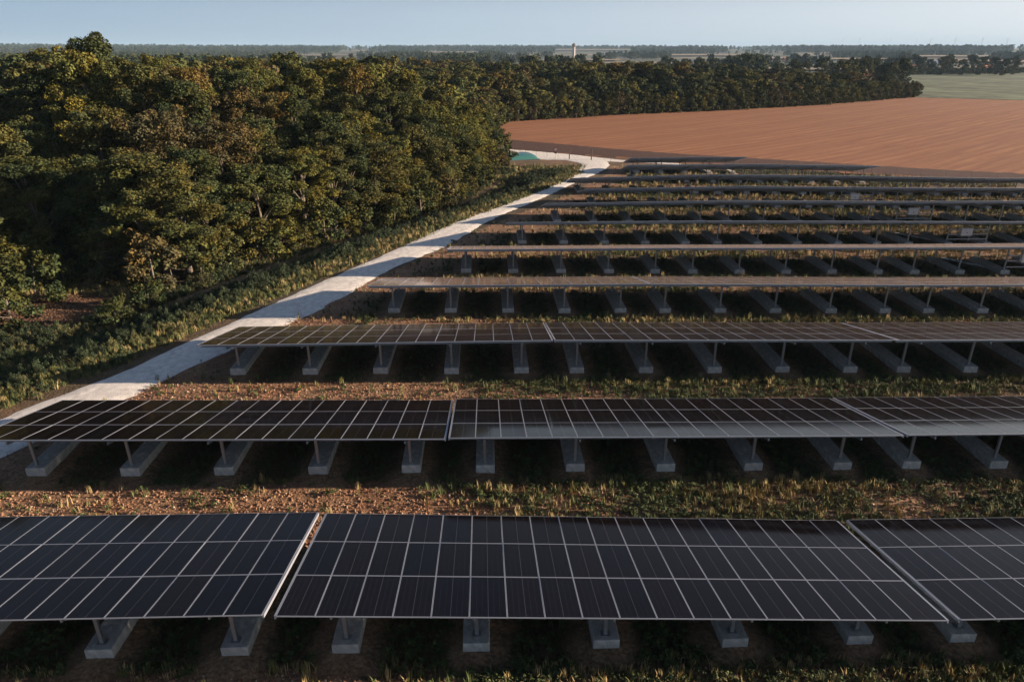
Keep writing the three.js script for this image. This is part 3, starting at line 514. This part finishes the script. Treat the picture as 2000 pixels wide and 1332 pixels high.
// ───────────────────────── gate, fence, tank, sign ─────────────────────────
const greenPaint = std({ color: rgb(0.035, 0.045, 0.03), roughness: 0.5 });
function fencePost(x, z, h, rr, label, group, name = 'fence_post') { const g = thing(name, label, 'post', group, [x, ground(x, z), z]); const p = mesh('shaft', new THREE.CylinderGeometry(rr, rr, h, 10), greenPaint, g); p.position.y = h / 2 - 0.1; const c = mesh('cap', new THREE.SphereGeometry(rr * 1.15, 8, 5), greenPaint, g); c.position.y = h - 0.1; c.scale.y = 0.5; return g; }
{
  const a = onGround(985, 301), b = onGround(1112, 311.5), c = onGround(1155, 313), e = [104, -111.5];
  const n1 = 6; for (let i = 0; i < n1; i++) fencePost(lerp(a[0], b[0], i / n1), lerp(a[1], b[1], i / n1), 1.8, 0.022, 'thin dark fence post by the access road, wood side of the gate', 'fence posts on the wood side');
  fencePost(...b, 2.05, 0.10, 'thick dark gate post on the side towards the wood', undefined, 'gate_post'); fencePost(...c, 2.25, 0.11, 'thick dark gate post on the side towards the panels', undefined, 'gate_post');
  const n2 = 22; for (let i = 1; i <= n2; i++) fencePost(lerp(c[0], e[0], i / n2), lerp(c[1], e[1], i / n2), 1.8, 0.02, 'thin dark fence post along the red field behind the panels', 'fence posts along the red field');
  const sp = onGround(1085, 309), sg = thing('round_sign', 'small round red rimmed road sign on a post by the gate', 'sign', undefined, [sp[0], ground(...sp), sp[1]], -0.5);
  const sh = mesh('post', new THREE.CylinderGeometry(0.04, 0.04, 2.0, 8), steel, sg); sh.position.y = 0.95;
  const rim = mesh('rim', new THREE.CylinderGeometry(0.38, 0.38, 0.03, 24), std({ color: rgb(0.35, 0.02, 0.02), roughness: 0.4 }), sg); rim.rotation.x = Math.PI / 2; rim.position.set(0, 1.75, 0.055);
  const fc = mesh('face', new THREE.CylinderGeometry(0.27, 0.27, 0.012, 24), white, sg); fc.rotation.x = Math.PI / 2; fc.position.set(0, 1.75, 0.075);
  const p2 = mesh('lower_plate', new RoundedBoxGeometry(0.5, 0.35, 0.03, 2, 0.012), darkPlastic, sg); p2.position.set(0, 1.12, 0.055);
  // flexible water tank
  const q = onGround(1012, 311), tk = thing('water_tank', 'teal flexible pillow water tank lying beside the access road', 'tank', undefined, [q[0] - 0.6, ground(...q), q[1] - 1.2], 0.28);
  const L = 8.4, Wd = 5.4, Hh = 1.05, n = 40, m = 28, pos = [], idx = [];
  for (let j = 0; j <= m; j++) for (let i = 0; i <= n; i++) { const u = i / n * 2 - 1, v = j / m * 2 - 1, k = Math.pow(clamp(1 - Math.pow(Math.abs(u), 5), 0, 1), 0.5) * Math.pow(clamp(1 - Math.pow(Math.abs(v), 4), 0, 1), 0.5); pos.push(u * L / 2, 0.05 + Hh * k + 0.02 * nz(u * 6, v * 5, 3) * k, v * Wd / 2); if (i && j) { const w = n + 1, o = j * w + i; idx.push(o - w - 1, o - 1, o, o - w - 1, o, o - w); } }
  const g = new THREE.BufferGeometry(); g.setAttribute('position', new THREE.Float32BufferAttribute(pos, 3)); g.setIndex(idx); g.computeVertexNormals();
  mesh('bag', g, new THREE.MeshPhysicalMaterial({ color: rgb(0.05, 0.17, 0.16), roughness: 0.3, clearcoat: 1, clearcoatRoughness: 0.12, side: THREE.DoubleSide }), tk);
  const v = mesh('filler_cap', new THREE.CylinderGeometry(0.18, 0.22, 0.16, 16), darkPlastic, tk); v.position.set(0.5, 1.12, 0);
  mesh('ground_sheet', new THREE.BoxGeometry(L + 0.6, 0.04, Wd + 0.6), std({ color: rgb(0.06, 0.10, 0.09) }), tk).position.y = 0.03;
}

// ───────────────────────── far country ─────────────────────────
const dirOf = (px) => { const d = pixelRay(px, 100); return Math.atan2(d.x, -d.z); };
const polar = (px, dist) => { const a = dirOf(px); return [Math.sin(a) * dist, -Math.cos(a) * dist]; };
{
  const r = rng(555);
  // hedgerow and park trees that stand singly beyond the woods
  const spotsT = [];
  for (const [px, dist] of [[1500, 430], [1530, 520], [1560, 470], [1585, 560], [1610, 500], [1630, 600], [1655, 440], [1668, 455], [1685, 480], [1700, 520], [1715, 560], [1735, 470], [1750, 450], [1765, 470], [1780, 560], [1290, 520], [1310, 620], [1340, 480], [1370, 540], [1400, 600], [1420, 520], [1445, 640], [1465, 560], [1800, 800], [1830, 820], [1850, 790], [1870, 830], [1885, 800], [1910, 850], [1930, 810], [1950, 830], [1975, 800], [1995, 840], [1820, 960], [1860, 990], [1900, 1010], [1945, 980], [1985, 1000]]) spotsT.push(polar(px + (r() - 0.5) * 8, dist));
  for (const [x, z] of spotsT) plantTree('park_tree', MID[Math.floor(r() * 3)], TINTS[[0, 5, 0, 1][Math.floor(r() * 4)]], x, z, 0.75 + 0.35 * r(), 0.85 + 0.2 * r(), 'broadleaf tree standing loose among fields beyond the woods', 'tree', 'loose trees beyond the woods', r() * TAU);
  // dark hedge closing the green field
  const a = polar(1748, 770), b = polar(2040, 905), L = Math.hypot(b[0] - a[0], b[1] - a[1]), C = []; for (let i = 0; i < 150; i++) { const t = i / 149; C.push({ x: lerp(a[0], b[0], t), y: 2.3 + r(), z: lerp(a[1], b[1], t), r: 2.4 + r() * 0.5, v: 0.9 + 0.2 * r(), h: 0 }); }
  const hd = mesh('clipped_hedge', leafCloud(r, C, 14000, 0.95, tone, 1.1), TINTS[0].m); hd.position.y = ground(...a); tag(hd, 'long dark clipped hedge closing the far side of the green field', 'hedge');
  // far trees, too many and too small to count
  const far = [], lists = [[], [], []];
  const FIELDS = [[1540, 900, 62, 80], [1600, 880, 90, 70], [1180, 1500, 70, 160], [1235, 1250, 70, 90], [1090, 1500, 60, 120], [1400, 2300, 300, 300], [620, 2300, 260, 260], [410, 1900, 90, 260], [40, 2400, 240, 260], [880, 3000, 240, 300], [1985, 1500, 260, 240], [1160, 3900, 420, 400], [1700, 1700, 160, 200], [1860, 2200, 260, 240], [1480, 1800, 150, 200]];
  for (let i = 0; i < 26000; i++) {
    const px = -150 + 2300 * r(), dist = 520 * Math.exp(r() * r() * 0.3 + r() * 2.55), [x, z] = polar(px, dist);
    if (inPoly(FOREST, x, z) || (px > 1720 && dist < 900)) continue;
    if (FIELDS.some(([fp, fd, w, dep]) => dist > fd * 0.6 && dist < fd + dep + 20 && Math.abs(px - fp) < w * 0.5 * FOC / fd + 3)) continue;
    const patch = nz(x / (dist * 0.10 + 60), z / (dist * 0.22 + 90), 66), line = Math.abs(nz(x / 300, z / 420, 12));
    if (!(patch > (dist > 3200 ? -0.28 : dist > 1500 ? -0.02 : 0.12) || line < 0.035)) continue;
    lists[Math.floor(r() * 3)].push([x, z, (0.7 + 0.5 * r()) * (dist > 3000 ? 1.5 : 1), 0.75 + 0.3 * r(), r() * TAU]);
  }
  [0, 5, 1].forEach((ti, i) => instanced('far_woodland', FAR.crown, TINTS[ti].m, lists[i], ['dark woods and hedges scattered to the horizon', 'green woods and hedges scattered to the horizon', 'olive woods and hedges scattered to the horizon'][i], 'woodland'));
  console.log('far', lists.map((l) => l.length).join());
  // stubble fields and pale strips on the far slopes
  const straw = std({ color: rgb(0.42, 0.32, 0.20), map: soilTile });
  for (const [px, dist, w, dep] of FIELDS) {
    const [x, z] = polar(px, dist), a = dirOf(px), S = 8, pos = [], idx = [], uv = [];
    for (let j = 0; j <= S; j++) for (let i = 0; i <= S; i++) { const u = (i / S - 0.5) * w, v = (j / S) * dep, X = x + Math.cos(a) * u + Math.sin(a) * v, Z = z + Math.sin(a) * u - Math.cos(a) * v; pos.push(X, ground(X, Z) + 0.8 + dist * 0.0012, Z); uv.push(u / 20, v / 20); if (i && j) { const k = j * (S + 1) + i; idx.push(k - S - 2, k - S - 1, k, k - S - 2, k, k - 1); } }
    const g = new THREE.BufferGeometry(); g.setAttribute('position', new THREE.Float32BufferAttribute(pos, 3)); g.setAttribute('uv', new THREE.Float32BufferAttribute(uv, 2)); g.setIndex(idx); g.computeVertexNormals();
    tag(mesh('stubble_field', g, straw), 'pale stubble field on the far plain', 'field', null, 'structure');
  }
}
// water tower
function waterTower(px, dist, topPy, scale, label, flare) {
  const [x, z] = polar(px, dist), d = pixelRay(px, topPy), topY = CAM_H + d.y / Math.hypot(d.x, d.z) * dist, g0 = ground(x, z), H = topY - g0;
  const t = thing('water_tower', label, 'water tower', undefined, [x, g0, z]); const m = std({ color: rgb(0.50, 0.46, 0.43) }), m2 = std({ color: rgb(0.24, 0.19, 0.17) });
  const prof = (a) => new THREE.LatheGeometry(a.map(([r, y]) => new THREE.Vector2(r, y)), 24);
  mesh('shaft', prof([[4.2 * scale, -1], [3.7 * scale, H * 0.4], [3.3 * scale, H * 0.74]]), m, t);
  mesh('tank', prof(flare ? [[3.3 * scale, H * 0.66], [9 * scale, H * 0.95], [9 * scale, H * 0.985]] : [[3.3 * scale, H * 0.74], [5.6 * scale, H * 0.80], [5.8 * scale, H * 0.90], [5.2 * scale, H * 0.94]]), m2, t);
  mesh('roof', prof(flare ? [[9 * scale, H * 0.985], [0, H]] : [[5.2 * scale, H * 0.94], [3, H * 0.955], [2.6, H * 0.99], [0, H]]), m2, t);
}
waterTower(1121, 1900, 84, 0.95, 'pale round water tower rising above the distant trees', false);
waterTower(1977, 5200, 86.5, 1.5, 'small flared water tower on the hazy skyline', true);
// wind turbines on the skyline
{
  const r = rng(8), m = std({ color: rgb(0.75, 0.77, 0.80) });
  const blade = (() => { const s = new THREE.Shape([[-0.9, 0], [1.3, 5], [0.5, 34], [0.1, 42], [-0.3, 34]].map(([a, b]) => new THREE.Vector2(a, b))); return new THREE.ExtrudeGeometry(s, { depth: 0.5, bevelEnabled: false }); })();
  for (const px of [1643, 1676, 1736, 1788, 1815, 1862, 1915, 1964]) {
    const [x, z] = polar(px, 8600), g0 = ground(x, z), t = thing('wind_turbine', 'thin pale wind turbine on the hazy skyline', 'wind turbine', 'wind turbines on the skyline', [x, g0, z], (r() - 0.5) * 2);
    mesh('mast', new THREE.CylinderGeometry(1.7, 2.9, 95, 10), m, t).position.y = 47;
    const nc = mesh('nacelle', new RoundedBoxGeometry(4, 4, 11, 2, 0.8), m, t); nc.position.set(0, 96, 1.5);
    const a = r() * 2; for (let k = 0; k < 3; k++) { const b = mesh('blade', blade, m, t); b.position.set(0, 96, 7.4); b.rotation.z = a + k * TAU / 3; }
  }
}
// farm buildings
{
  const roofM = [std({ color: rgb(0.30, 0.12, 0.07) }), std({ color: rgb(0.34, 0.17, 0.11) })], wallM = std({ color: rgb(0.60, 0.54, 0.45) }), whiteR = std({ color: rgb(0.80, 0.80, 0.80), roughness: 0.5 }), winM = std({ color: rgb(0.03, 0.035, 0.04), roughness: 0.2 });
  const gable = (w, h, d) => { const s = new THREE.Shape([[-w / 2, 0], [w / 2, 0], [0, h]].map(([a, b]) => new THREE.Vector2(a, b))); const g = new THREE.ExtrudeGeometry(s, { depth: d, bevelEnabled: false }); g.translate(0, 0, -d / 2); g.rotateY(Math.PI / 2); return g; };
  const list = [[1690, 540, 14, 'red roofed farmhouse among trees at the end of the wood', 0], [1715, 560, 12, 'second red roofed house beside the farmhouse beyond the wood', 1], [1785, 860, 13, 'low house with pale walls behind the clipped hedge', 1], [1932, 880, 13, 'house with red roof behind the far end of the clipped hedge', 0], [1960, 1150, 14, 'distant red roofed house on the right hand slope'.replace('right hand slope', 'slope above the clipped hedge'), 1], [1540, 1500, 16, 'distant white farm building on the plain', 0]];
  for (const [px, dist, w, label, k] of list) {
    const [x, z] = polar(px, dist), t = thing('farmhouse', label, 'house', undefined, [x, ground(x, z), z], 0.3 - k * 0.5);
    mesh('wall', new THREE.BoxGeometry(w, 5.2, 8), wallM, t).position.y = 2.6;
    const rf = mesh('roof', gable(9.2, 3.4, w + 0.8), roofM[k], t); rf.position.y = 5.2; const ch = mesh('chimney', new THREE.BoxGeometry(0.9, 2, 0.9), wallM, rf); ch.position.set(w * 0.3, 3, 0);
    for (let i = 0; i < 4; i++) { const wn = mesh('window', new THREE.BoxGeometry(1.1, 1.5, 0.12), winM, t); wn.position.set((i - 1.5) * w / 4.4, 2.9, 4.03); }
  }
  const [x, z] = polar(1800, 1050), b = thing('white_barn', 'long white roofed barn beyond the clipped hedge', 'barn', undefined, [x, ground(x, z), z], -0.4);
  mesh('wall', new THREE.BoxGeometry(40, 6, 18), wallM, b).position.y = 3; mesh('roof', gable(19, 4.5, 41), whiteR, b).position.y = 6;
}
renderer.render(scene, camera);
